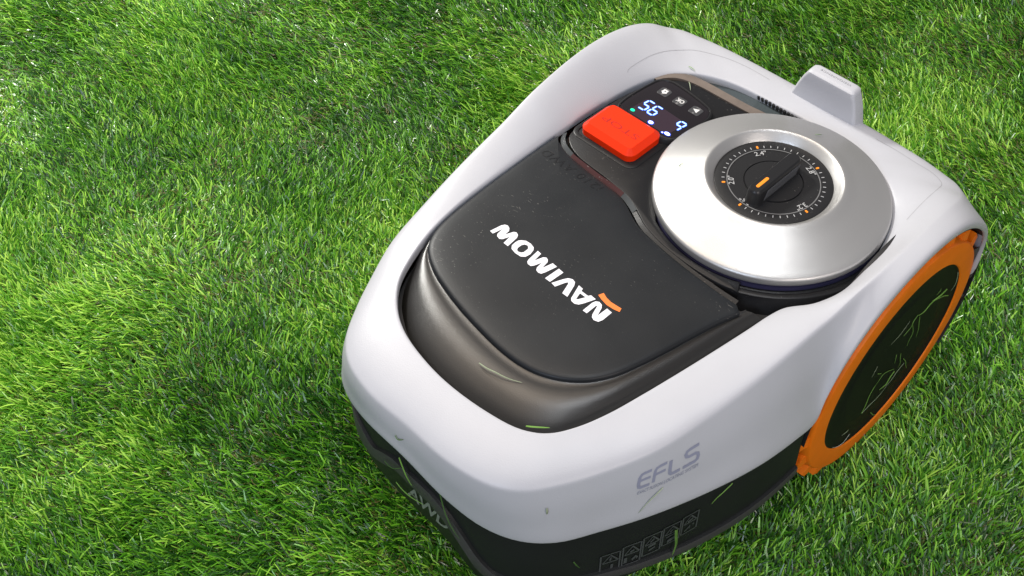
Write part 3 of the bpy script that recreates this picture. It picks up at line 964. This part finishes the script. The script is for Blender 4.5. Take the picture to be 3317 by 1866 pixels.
# wheel housing: dark curved liner with ribs on the far side
V = []
N = 48
angs = [math.radians(-35 + 215*k/N) for k in range(N+1)]
for y in (-3.28, -2.47):
    for a in angs:
        V.append((WC[0]+.02+3.14*math.cos(a), y, WC[2]+3.14*math.sin(a)))
k = len(V)
F = [(i, i+1, N+1+i+1, N+1+i) for i in range(N)]
V += [(WC[0]+3.14*math.cos(a), -2.47, WC[2]+3.14*math.sin(a)) for a in angs] + [(WC[0], -2.47, WC[2])]
F += [(k+i, k+i+1, k+N+1) for i in range(N)]
liner = mesh('wheel_liner', V, F, M_DARK, crease=40)
for a in (-34, -22, -10, 2, 14, 25):
    a = math.radians(a)
    c = np.array((WC[0]+3.13*math.cos(a), 0, WC[2]+3.13*math.sin(a)))
    d = np.array((math.cos(a), 0, math.sin(a))); t = np.array((-d[2], 0, d[0]))
    V = []
    for y0 in (-3.24, -2.5):
        for u, w in ((-.11, .02), (.02, .02), (.02, -.02), (-.11, -.02)):
            p = c + d*u + t*w
            V.append((p[0], y0, p[2]))
    mesh('liner_rib', V, [(0, 1, 2, 3), (7, 6, 5, 4), (0, 4, 5, 1), (1, 5, 6, 2), (2, 6, 7, 3), (3, 7, 4, 0)], M_BAND, liner, smooth=False)
# far-corner guard: dark strip continuing below the white pillar
V = []
GP = [(3.36, -3.30, -1.9), (3.48, -3.28, -2.6), (3.52, -3.25, -3.2), (3.50, -3.25, -3.9), (3.42, -3.25, -4.5)]
for x, y, z in GP:
    V += [(x-.32, y+.06, z), (x-.05, y-.02, z), (x, y+.02, z), (x, y+.9, z)]
F = []
for i in range(len(GP)-1):
    for j in range(3):
        F.append((i*4+j, i*4+j+1, (i+1)*4+j+1, (i+1)*4+j))
F.append((16, 17, 18, 19))
mesh('corner_guard', V, F, M_BAND, crease=30)

# ================================================================== WRITING ON THE SIDES
def on_shell(geo, s_fun, off, name, m):
    vs, fs = geo
    V = []
    for v in vs:
        s, r = s_fun(v[0], v[1])
        V.append(tuple(shell_pt(s, r, off)))
    return mesh(name, V, fs, m, shell, smooth=False)
def s_fun_big(x, y):
    return 6.02 + x*2.0/2 - .0, 9.05 - y*.62
K_ = .29 / .46
def st2(P, w, z=0.0):
    return stroke([(x, y*K_) for x, y in P], w, z)
E_ = [st2([(.215, .46), (.09, .46), (.04, .44), (.01, .37), (.0, .25), (.0, .10), (.01, .03), (.04, .0), (.20, .0)], .056),
      st2([(.02, .24), (.205, .24)], .052, .0005)]
F_ = [st2([(.48, .46), (.36, .46), (.31, .44), (.285, .38), (.275, .25), (.265, .0)], .056), st2([(.29, .24), (.46, .24)], .052, .0005)]
L_ = [st2([(.545, .46), (.535, .20), (.532, .10), (.54, .04), (.565, .005), (.60, .0), (.70, .0)], .056)]
S_ = [st2([(1.02, .46), (.86, .46), (.815, .44), (.79, .37), (.805, .28), (.85, .245), (.95, .24), (.99, .20), (1.0, .12), (.98, .03), (.94, .0), (.745, .0)], .056)]
def refine(g, n=2):
    return g
u0, u1 = 5.62, 6.74
def efls(geo, name, m, r_lo, r_hi, a=u0, b=u1, tilt=0.0):
    vs, fs = geo
    V = [tuple(shell_pt(a+(b-a)*v[0], r_lo+(r_hi-r_lo)*v[1] + tilt*v[0], .008+v[2])) for v in vs]
    return mesh(name, V, fs, m, shell, smooth=False)
for gl in (E_, F_, L_, S_):
    g = merge(*gl)
    efls(([(v[0], v[1]/.29, v[2]) for v in g[0]], g[1]), 'badge_letter', M_BLUEGREY, 9.22, 8.62)
g = text_geo('EXACT FUSION LOCATING SYSTEM', shear=.2)
xs = [v[0] for v in g[0]]; ys = [v[1] for v in g[0]]
x0, x1_, y0, y1_ = min(xs), max(xs), min(ys), max(ys)
g = ([((v[0]-x0)/(x1_-x0), (v[1]-y0)/(y1_-y0), 0) for v in g[0]], g[1])
efls(g, 'badge_caption', M_BLUEGREY, 9.50, 9.36)

# AWD badge on the near end
def on_plan(d, z, off):
    """point on the skirt: d = signed distance along the plan curve from the centre of the near end"""
    t = mid + d
    i = max(0, min(nP-2, next((k for k in range(nP-1) if arc[k+1] >= t), nP-2)))
    f = (t-arc[i])/(arc[i+1]-arc[i])
    p = PL[i]*(1-f)+PL[i+1]*f
    n = nrm_of(PL, i)
    return (p[0]+n[0]*off, p[1]+n[1]*off, z)
g = fit(text_geo('AWD', extrude=0, shear=.25, bold=.02, spacing=.92), 1.14, .44)
V = [on_plan(v[0]+.32, -3.10+v[1]-.10*v[0], -.028) for v in g[0]]
mesh('drive_badge', V, g[1], M_BADGE, lower, smooth=False)

# five warning plates on the skirt
def ds(x):
    """distance along the plan for a given x on the wheel side"""
    for i in range(len(PLL), nP-1):
        if PL[i][0] <= x <= PL[i+1][0] and PL[i][1] < 1.0:
            f = (x-PL[i][0])/(PL[i+1][0]-PL[i][0])
            return arc[i]+(arc[i+1]-arc[i])*f - mid
    return 0
WP = [(-7.09, -6.76, -3.42, -3.36, -4.08, -4.02), (-6.71, -6.39, -3.28, -3.23, -3.99, -3.94), (-6.35, -6.02, -3.17, -3.11, -3.85, -3.79), (-5.98, -5.65, -3.07, -3.01, -3.72, -3.66), (-5.61, -5.30, -2.96, -2.89, -3.60, -3.52)]
def warn(i, w):
    x0, x1, zt0, zt1, zb0, zb1 = w
    d0, d1 = ds(x0), ds(x1)
    def mp(u, v, off):
        d = d0+(d1-d0)*u
        zt = zt0+(zt1-zt0)*u; zb = zb0+(zb1-zb0)*u
        return on_plan(d, zb+(zt-zb)*v, off)
    strokes = [stroke([(0, 0), (0, 1)], .09), stroke([(1, 0), (1, 1)], .09), stroke([(0.05, 0), (.95, 0)], .05), stroke([(0.05, 1), (.95, 1)], .05),
               stroke([(.10, .56), (.52, .92)], .05), stroke([(.52, .92), (.92, .56)], .07), stroke([(.12, .55), (.90, .55)], .056)]
    ic = [[stroke([(.5, .62), (.52, .80)], .10), stroke([(.60, .15), (.62, .40)], .14)],
          [stroke([(.40, .64), (.62, .70)], .10), stroke([(.18, .12), (.18, .40)], .18), stroke([(.55, .18), (.75, .32), (.86, .2)], .13)],
          [stroke([(.40, .64), (.60, .76)], .08), stroke([(.30, .42), (.72, .46)], .12), stroke([(.36, .2), (.7, .28)], .09)],
          [stroke([(.40, .64), (.60, .76)], .08), stroke([(.20, .40), (.80, .44)], .05), stroke([(.30, .14), (.74, .22)], .16)],
          [stroke([(.34, .62), (.66, .72)], .09), stroke([(.20, .14), (.55, .34), (.5, .2)], .07), stroke([(.70, .34), (.78, .38)], .08)]][i]
    V, F = [], []
    for gi, g in enumerate(strokes + ic):
        k = len(V)
        V += [mp(v[0], v[1], -.004+.0006*gi) for v in g[0]]
        F += [tuple(q+k for q in f) for f in g[1]]
    mesh('warning_symbol', V, F, M_RELIEF, skirt, smooth=False)
for i, w in enumerate(WP):
    warn(i, w)

# ================================================================== TURF
def fractal(x, y, seed, scale, octs=3):
    """cheap smooth 2D noise in 0..1 on numpy arrays"""
    r = np.random.default_rng(seed)
    out = np.zeros_like(x); amp = 1.0; tot = 0
    for o in range(octs):
        G = r.random((64, 64))
        u = x*scale*(2**o) + 31.7; v = y*scale*(2**o) + 17.3
        i = np.floor(u).astype(int); j = np.floor(v).astype(int)
        fu = u-i; fv = v-j
        fu = fu*fu*(3-2*fu); fv = fv*fv*(3-2*fv)
        a = G[i % 64, j % 64]; b = G[(i+1) % 64, j % 64]; c = G[i % 64, (j+1) % 64]; d = G[(i+1) % 64, (j+1) % 64]
        out += amp*((a*(1-fu)+b*fu)*(1-fv)+(c*(1-fu)+d*fu)*fv)
        tot += amp; amp *= .55
    return out/tot

def in_poly(x, y, P):
    ins = np.zeros(len(x), bool)
    n = len(P)
    for i in range(n):
        x0, y0 = P[i]; x1, y1 = P[(i+1) % n]
        c = ((y0 > y) != (y1 > y)) & (x < (x1-x0)*(y-y0)/((y1-y0) or 1e-9)+x0)
        ins ^= c
    return ins

def build_turf(N_BLADE=345000, N_THATCH=90000):
    # lawn area: a parallelogram a little larger than what the photograph takes in
    corners = np.array([(-6.4, 32.0), (24.0, 2.0), (1.0, -12.2), (-20.5, 9.0)])
    a = corners[0]; e1 = corners[1]-corners[0]; e2 = corners[3]-corners[0]
    def sample(n):
        u = rng.random(n); v = rng.random(n)
        # bilinear patch
        p = (1-u)[:, None]*(1-v)[:, None]*corners[0]+u[:, None]*(1-v)[:, None]*corners[1]+u[:, None]*v[:, None]*corners[2]+(1-u)[:, None]*v[:, None]*corners[3]
        return p[:, 0], p[:, 1]
    BODY = [(-6.3, .2), (-4.6, -1.4), (-2.6, -2.0), (2.6, -2.0), (3.0, -1.0), (3.0, 3.4), (2.0, 4.4), (-2.6, 4.4), (-5.0, 3.6), (-6.3, 2.2)]
    x, y = sample(N_BLADE)
    keep = ~in_poly(x, y, BODY)
    wx, wz = .62, -3.35     # wheel stands here: blades are pressed flat
    keep &= ~((np.abs(x-wx) < 1.2) & (y > -3.3) & (y < -2.1))
    x, y = x[keep], y[keep]
    n = len(x)
    ang = math.radians(92) + (fractal(x, y, 1, .16, 2)-.5)*3.4 + (fractal(x, y, 2, .7, 2)-.5)*1.6 + rng.normal(0, .45, n)
    ang += np.where(x-y > 5, -.5, 0)
    up = fractal(x, y, 3, .22, 3)
    tilt = np.radians(62) - (up-.5)*1.1 + rng.normal(0, .26, n)
    tilt = np.clip(tilt, .15, 1.42)
    L = (.47 + (fractal(x, y, 4, .4, 2)-.5)*.25)*(.65+.6*rng.random(n))
    w = .035*(.65+.7*rng.random(n))
    # mower stands by: shorter near the wheel
    dx, dy = np.cos(ang), np.sin(ang)
    wob = rng.normal(0, .28, n)
    ts = np.array([0, .35, .7, 1.0])
    wd = np.array([.8, 1.0, .95, .55])
    tt = tilt[:, None]*(0.55+.55*ts[None, :])            # bends over towards the tip
    seg = np.diff(ts, prepend=0)[None, :]*L[:, None]
    h = np.cumsum(np.sin(tt)*seg, 1); z = np.cumsum(np.cos(tt)*seg, 1)
    side = wob[:, None]*L[:, None]*ts[None, :]**2
    cx = x[:, None] + dx[:, None]*h - dy[:, None]*side
    cy = y[:, None] + dy[:, None]*h + dx[:, None]*side
    cz = GZ + .02 + z + (rng.random(n)*.04)[:, None]
    fa = ang + math.pi/2 + rng.normal(0, .7, n)
    twx, twy = np.cos(fa), np.sin(fa)
    twz = rng.normal(0, .35, n)
    hw = w[:, None]*wd[None, :]/2
    pts = np.empty((n, 4, 2, 3))
    for s, sg in ((0, -1), (1, 1)):
        pts[:, :, s, 0] = cx + sg*hw*twx[:, None]
        pts[:, :, s, 1] = cy + sg*hw*twy[:, None]
        pts[:, :, s, 2] = cz + sg*hw*twz[:, None]
    hue = rng.random(n)
    patch = fractal(x, y, 5, .3, 3)
    colv = np.clip(hue**1.3*.95 + (patch-.5)*.9 + .02, 0, 1)
    # thatch: short curled fibres low down
    xt, yt = sample(N_THATCH)
    k2 = ~in_poly(xt, yt, BODY)
    xt, yt = xt[k2], yt[k2]
    m = len(xt)
    a0 = rng.random(m)*6.283
    Lt = .22+.25*rng.random(m)
    curl = rng.normal(0, 2.2, m)
    q = np.empty((m, 4, 2, 3))
    px, py = xt.copy(), yt.copy()
    pz = GZ + .04 + rng.random(m)*.20
    for k in range(4):
        aa = a0+curl*k/3
        for s, sg in ((0, -1), (1, 1)):
            q[:, k, s, 0] = px - np.sin(aa)*sg*.009
            q[:, k, s, 1] = py + np.cos(aa)*sg*.009
            q[:, k, s, 2] = pz + sg*.004
        px = px+np.cos(aa)*Lt/3; py = py+np.sin(aa)*Lt/3
        pz = pz + .03*(1 if k == 0 else -.4)
    tcol = 2.0 + rng.random(m)
    allp = np.concatenate([pts, q]).reshape(-1, 3)
    tot = n+m
    co = allp.copy()
    co[:, 2] -= GZ
    co *= S
    me = bpy.data.meshes.new('artificial_turf')
    me.vertices.add(len(co))
    me.vertices.foreach_set('co', co.astype(np.float32).ravel())
    base = (np.arange(tot)*8)[:, None, None]
    quad = np.array([[0, 1, 3, 2], [2, 3, 5, 4], [4, 5, 7, 6]])[None]
    loops = (base+quad).reshape(-1).astype(np.int32)
    nf = tot*3
    me.loops.add(nf*4)
    me.loops.foreach_set('vertex_index', loops)
    me.polygons.add(nf)
    me.polygons.foreach_set('loop_start', (np.arange(nf)*4).astype(np.int32))
    me.update(calc_edges=True)
    at_ = me.attributes.new('hue', 'FLOAT', 'POINT')
    vals = np.repeat(np.concatenate([colv, tcol]), 8).astype(np.float32)
    at_.data.foreach_set('value', vals)
    m_ = bpy.data.materials.new('turf_fibre')
    m_.use_nodes = True
    nt = m_.node_tree
    b = nt.nodes['Principled BSDF']
    an = nt.nodes.new('ShaderNodeAttribute'); an.attribute_name = 'hue'
    cr = nt.nodes.new('ShaderNodeValToRGB')
    el = cr.color_ramp.elements
    el[0].position = 0; el[0].color = (0.012, 0.065, 0.006, 1)
    el[1].position = 1; el[1].color = (0.50, 0.82, 0.11, 1)
    for p_, c_ in ((.35, (.060, .235, .010, 1)), (.7, (.19, .50, .028, 1))):
        e = el.new(p_); e.color = c_
    nt.links.new(an.outputs['Fac'], cr.inputs[0])
    sub = nt.nodes.new('ShaderNodeMath'); sub.operation = 'SUBTRACT'; sub.inputs[1].default_value = 2.0
    nt.links.new(an.outputs['Fac'], sub.inputs[0])
    c2 = nt.nodes.new('ShaderNodeValToRGB')
    e2 = c2.color_ramp.elements
    e2[0].color = (.04, .06, .015, 1); e2[1].color = (.17, .15, .04, 1)
    nt.links.new(sub.outputs[0], c2.inputs[0])
    gt = nt.nodes.new('ShaderNodeMath'); gt.operation = 'GREATER_THAN'; gt.inputs[1].default_value = 1.5
    nt.links.new(an.outputs['Fac'], gt.inputs[0])
    mx = nt.nodes.new('ShaderNodeMixRGB')
    nt.links.new(gt.outputs[0], mx.inputs[0])
    nt.links.new(cr.outputs[0], mx.inputs[1])
    nt.links.new(c2.outputs[0], mx.inputs[2])
    nt.links.new(mx.outputs[0], b.inputs['Base Color'])
    b.inputs['Roughness'].default_value = .30
    b.inputs['Specular IOR Level'].default_value = .6
    tr = nt.nodes.new('ShaderNodeBsdfTranslucent')
    nt.links.new(mx.outputs[0], tr.inputs['Color'])
    ms = nt.nodes.new('ShaderNodeMixShader')
    ms.inputs[0].default_value = .14
    out = nt.nodes['Material Output']
    nt.links.new(b.outputs[0], ms.inputs[1])
    nt.links.new(tr.outputs[0], ms.inputs[2])
    nt.links.new(ms.outputs[0], out.inputs['Surface'])
    me.materials.append(m_)
    o = bpy.data.objects.new('artificial_turf', me)
    col.objects.link(o)
    o['label'] = 'green artificial turf of combed plastic blades covering the ground'
    o['category'] = 'turf'
    o['kind'] = 'stuff'
    return o

# ================================================================== GRASS CLIPPINGS
def clipping(name, path, out, w, m, label, group=None, lift=.012, sub=5):
    """a cut blade lying on a surface: path in mower units, out = surface normal"""
    P = catmull(path, sub)
    nrm = Vector(out).normalized()
    n = len(P)
    V, F = [], []
    for i, p in enumerate(P):
        a, b = Vector(P[max(i-1, 0)]), Vector(P[min(i+1, n-1)])
        t = (b-a).normalized()
        sd = t.cross(nrm).normalized()
        f = i/(n-1)
        ww = w*(.55+.45*math.sin(math.pi*min(1, .25+f*.85)))*(.35 if i == n-1 else 1)
        c = Vector(p) + nrm*(lift + .02*math.sin(math.pi*f))
        for k, h in ((-1, 0), (0, .35), (1, 0)):
            V.append(tuple(c + sd*(k*ww/2) + nrm*(h*ww)))
    for i in range(n-1):
        for k in range(2):
            F.append((3*i+k, 3*i+k+1, 3*i+k+4, 3*i+k+3))
    o_ = W(path[0])
    me = bpy.data.meshes.new(name)
    me.from_pydata([tuple(W(v)-o_) for v in V], [], F)
    me.materials.append(m)
    o = bpy.data.objects.new(name, me)
    col.objects.link(o)
    o.location = o_
    o['label'] = label
    o['category'] = 'grass clipping'
    o['group'] = group or 'grass clippings stuck to the mower'
    return o
CL = 'grass_clipping'
clipping(CL, [(-7.04, 1.16, -.50), (-7.03, .97, -.50), (-6.99, .8, -.50), (-6.95, .64, -.51), (-6.88, .47, -.52), (-6.79, .32, -.53)], (0, 0, 1), .026, M_CLIP_P, 'long curled yellow green blade on the glossy black front panel')
clipping(CL, [(-7.42, -.40, -.50), (-7.36, -.52, -.48), (-7.24, -.66, -.48), (-7.16, -.72, -.49)], (0, 0, 1), .034, M_CLIP_Y, 'bright yellow green bit wedged at the rounded corner of the black panel')
clipping(CL, [(-8.86, 1.45, -1.18), (-8.85, 1.37, -1.22), (-8.84, 1.24, -1.12)], (-1, 0, .2), .028, M_CLIP_D, 'tiny dark bent clipping on the white end above the bumper')
clipping(CL, [(-8.0, -1.47, -1.24), (-8.01, -1.49, -1.42)], (-.6, -.8, .2), .032, M_CLIP_P, 'tiny upright green bit on the white corner left of the grey letters')
clipping(CL, [(-6.14, -2.52, -1.51), (-6.28, -2.49, -1.58), (-6.42, -2.45, -1.70), (-6.63, -2.41, -1.93)], (-.4, -.9, .2), .030, M_CLIP_P, 'slender pale curved blade on the white side below the grey lettering')
clipping(CL, [(-4.63, -3.03, -2.51), (-4.82, -2.98, -2.62), (-4.95, -2.95, -2.70), (-5.05, -2.92, -2.89)], (-.2, -1, 0), .032, M_CLIP_Y, 'pale green blade slanting on the black skirt right of the symbols')
clipping(CL, [(-5.81, -2.74, -3.10), (-5.79, -2.75, -3.41), (-5.77, -2.76, -3.68), (-5.81, -2.76, -4.05)], (-.4, -.9, 0), .06, M_CLIP_G, 'upright green sprig across the fourth warning symbol on the skirt')
clipping(CL, [(-8.86, 1.42, -1.85), (-8.87, 1.30, -2.05), (-8.88, 1.20, -2.25), (-8.88, 1.10, -2.45)], (-1, 0, 0), .045, M_CLIP_Y, 'straight bright green blade on the black end near its left corner')
clipping(CL, [(-8.88, 1.87, -2.45), (-8.90, 1.60, -2.35), (-8.88, 1.38, -2.15)], (-1, 0, 0), .030, M_CLIP_D, 'dull dark blade crossing the bright straight one on the black end')
clipping(CL, [(-8.80, .40, -1.98), (-8.82, .26, -2.42), (-8.82, .12, -2.75), (-8.80, -.05, -3.06)], (-1, -.1, 0), .038, M_CLIP_D, 'long dark green blade hanging down the black end below the white rim')
clipping(CL, [(-8.79, 1.72, -3.12), (-8.80, 1.50, -3.12), (-8.80, 1.25, -3.10), (-8.79, .92, -3.02)], (-1, 0, 0), .045, M_CLIP_Y, 'yellow green wavy blade draped over the AWD letters')
clipping(CL, [(-.96, 1.64, -.05), (-.90, 1.62, -.04), (-.84, 1.62, -.02)], (-.15, .25, 1), .024, M_CLIP_D, 'short dark straight bit on the left of the silver ring')
clipping(CL, [(1.67, .21, .03), (1.70, .14, .03), (1.80, .12, .0)], (.3, 0, 1), .024, M_CLIP_D, 'tiny dark bit at the far edge of the silver ring')
clipping(CL, [(1.62, 3.46, -.43), (1.54, 3.37, -.43), (1.42, 3.25, -.43)], (0, 0, 1), .020, M_CLIP_P, 'thin grey green bit lying beside the display keys')
clipping(CL, [(2.02, 3.80, -.42), (2.03, 3.72, -.44), (2.04, 3.62, -.46)], (0, 0, 1), .020, M_CLIP_Y, 'thin green bit on the white rim above the display')
clipping(CL, [(-7.57, -1.78, -3.28), (-7.52, -1.81, -3.41), (-7.45, -1.85, -3.59)], (-.5, -.9, 0), .028, M_CLIP_D, 'short dark blade on the black skirt left of the first warning symbol')
HB = [
 ([(2.33, -2.54), (1.97, -2.46), (1.69, -2.41)], .085, M_CLIP_Y, 'broad bright tip of the blade bundle on the upper wheel disc'),
 ([(1.96, -2.22), (1.88, -2.24), (1.81, -2.30)], .035, M_CLIP_G, 'short bit just above the blade bundle on the wheel disc'),
 ([(2.58, -2.95), (2.24, -2.67), (1.88, -2.48), (1.56, -2.39)], .040, M_CLIP_Y, 'blade forking to the right from the bundle on the wheel disc'),
 ([(1.84, -2.46), (1.56, -2.39), (1.40, -2.46), (1.21, -2.45)], .060, M_CLIP_Y, 'middle blade of the tangled bundle on the wheel disc'),
 ([(1.33, -2.58), (1.38, -2.82), (1.49, -3.14), (1.58, -3.50)], .040, M_CLIP_G, 'blade hanging farthest down from the bundle on the wheel disc'),
 ([(1.10, -2.67), (1.22, -3.02), (1.17, -3.20), (1.22, -3.48)], .035, M_CLIP_G, 'wavy blade hanging down left of the longest one on the wheel disc'),
 ([(2.60, -2.20), (2.65, -2.42), (2.68, -2.66), (2.63, -2.84)], .035, M_CLIP_P, 'pale thin blade at the upper right edge of the wheel disc'),
 ([(.82, -2.29), (.53, -2.42), (.36, -2.46), (.22, -2.55)], .018, M_CLIP_P, 'hair thin grey strand near the upper left of the wheel disc'),
 ([(1.19, -2.41), (1.01, -2.45), (.99, -2.62), (.79, -2.77)], .050, M_CLIP_G, 'lower end of the blade bundle on the upper wheel disc'),
 ([(.09, -3.39), (.31, -3.56)], .040, M_CLIP_G, 'short stub at the left of the lower tangle on the wheel disc'),
 ([(.95, -4.03), (.58, -3.76), (.35, -3.66), (.25, -3.80), (.12, -4.03)], .034, M_CLIP_G, 'arched blade over the lower tangle on the wheel disc'),
 ([(1.01, -4.16), (.83, -4.21), (.74, -4.36), (.51, -4.36)], .060, M_CLIP_Y, 'broad bright blade in the middle of the lower wheel disc'),
 ([(1.46, -4.28), (1.15, -4.33), (.98, -4.48), (.84, -4.53)], .030, M_CLIP_P, 'pale blade right of the broad one on the lower wheel disc'),
 ([(1.29, -3.97), (1.48, -4.25), (1.55, -4.42), (1.75, -4.75)], .036, M_CLIP_G, 'hooked blade at the right middle of the wheel disc'),
 ([(1.02, -3.54), (1.06, -3.76), (1.15, -3.99), (1.17, -4.20)], .034, M_CLIP_G, 'wavy upright blade at the centre of the wheel disc'),
 ([(.77, -3.35), (.77, -3.52), (.84, -3.73)], .030, M_CLIP_G, 'short upright blade left of the wavy one at the wheel centre'),
 ([(-.05, -3.01), (-.15, -3.08), (-.15, -3.30)], .022, M_CLIP_P, 'faint grey strand by the left rim of the wheel disc'),
 ([(-.27, -5.23), (-.51, -5.28), (-.76, -5.17), (-1.0, -4.99)], .030, M_LINT, 'long pale grey straw near the bottom of the wheel disc'),
 ([(-.44, -4.88), (-.58, -4.82), (-.72, -4.81)], .032, M_CLIP_P, 'short pale bit above the grey straw on the wheel disc'),
 ([(.49, -5.17), (.68, -5.44), (.84, -5.60)], .036, M_CLIP_G, 'short green bit at the lower right rim of the wheel disc'),
 ([(.0, -4.72), (.02, -4.45), (.05, -4.10), (.21, -3.89)], .040, M_CLIP_Y, 'left arm of the V shaped pair on the lower wheel disc'),
 ([(.0, -4.72), (.25, -4.64), (.58, -4.65), (.97, -4.56)], .026, M_CLIP_P, 'right arm of the V shaped pair on the lower wheel disc'),
]
for i, (pts, w_, m_c, lab) in enumerate(HB):
    clipping(CL, [(p[0], -3.255, p[1]) for p in pts], (0, -1, 0), w_*.62, m_c, lab, 'grass blades stuck to the wheel disc', lift=.006+.003*(i % 4))

import os
if not os.environ.get('NOTURF'):
    build_turf()
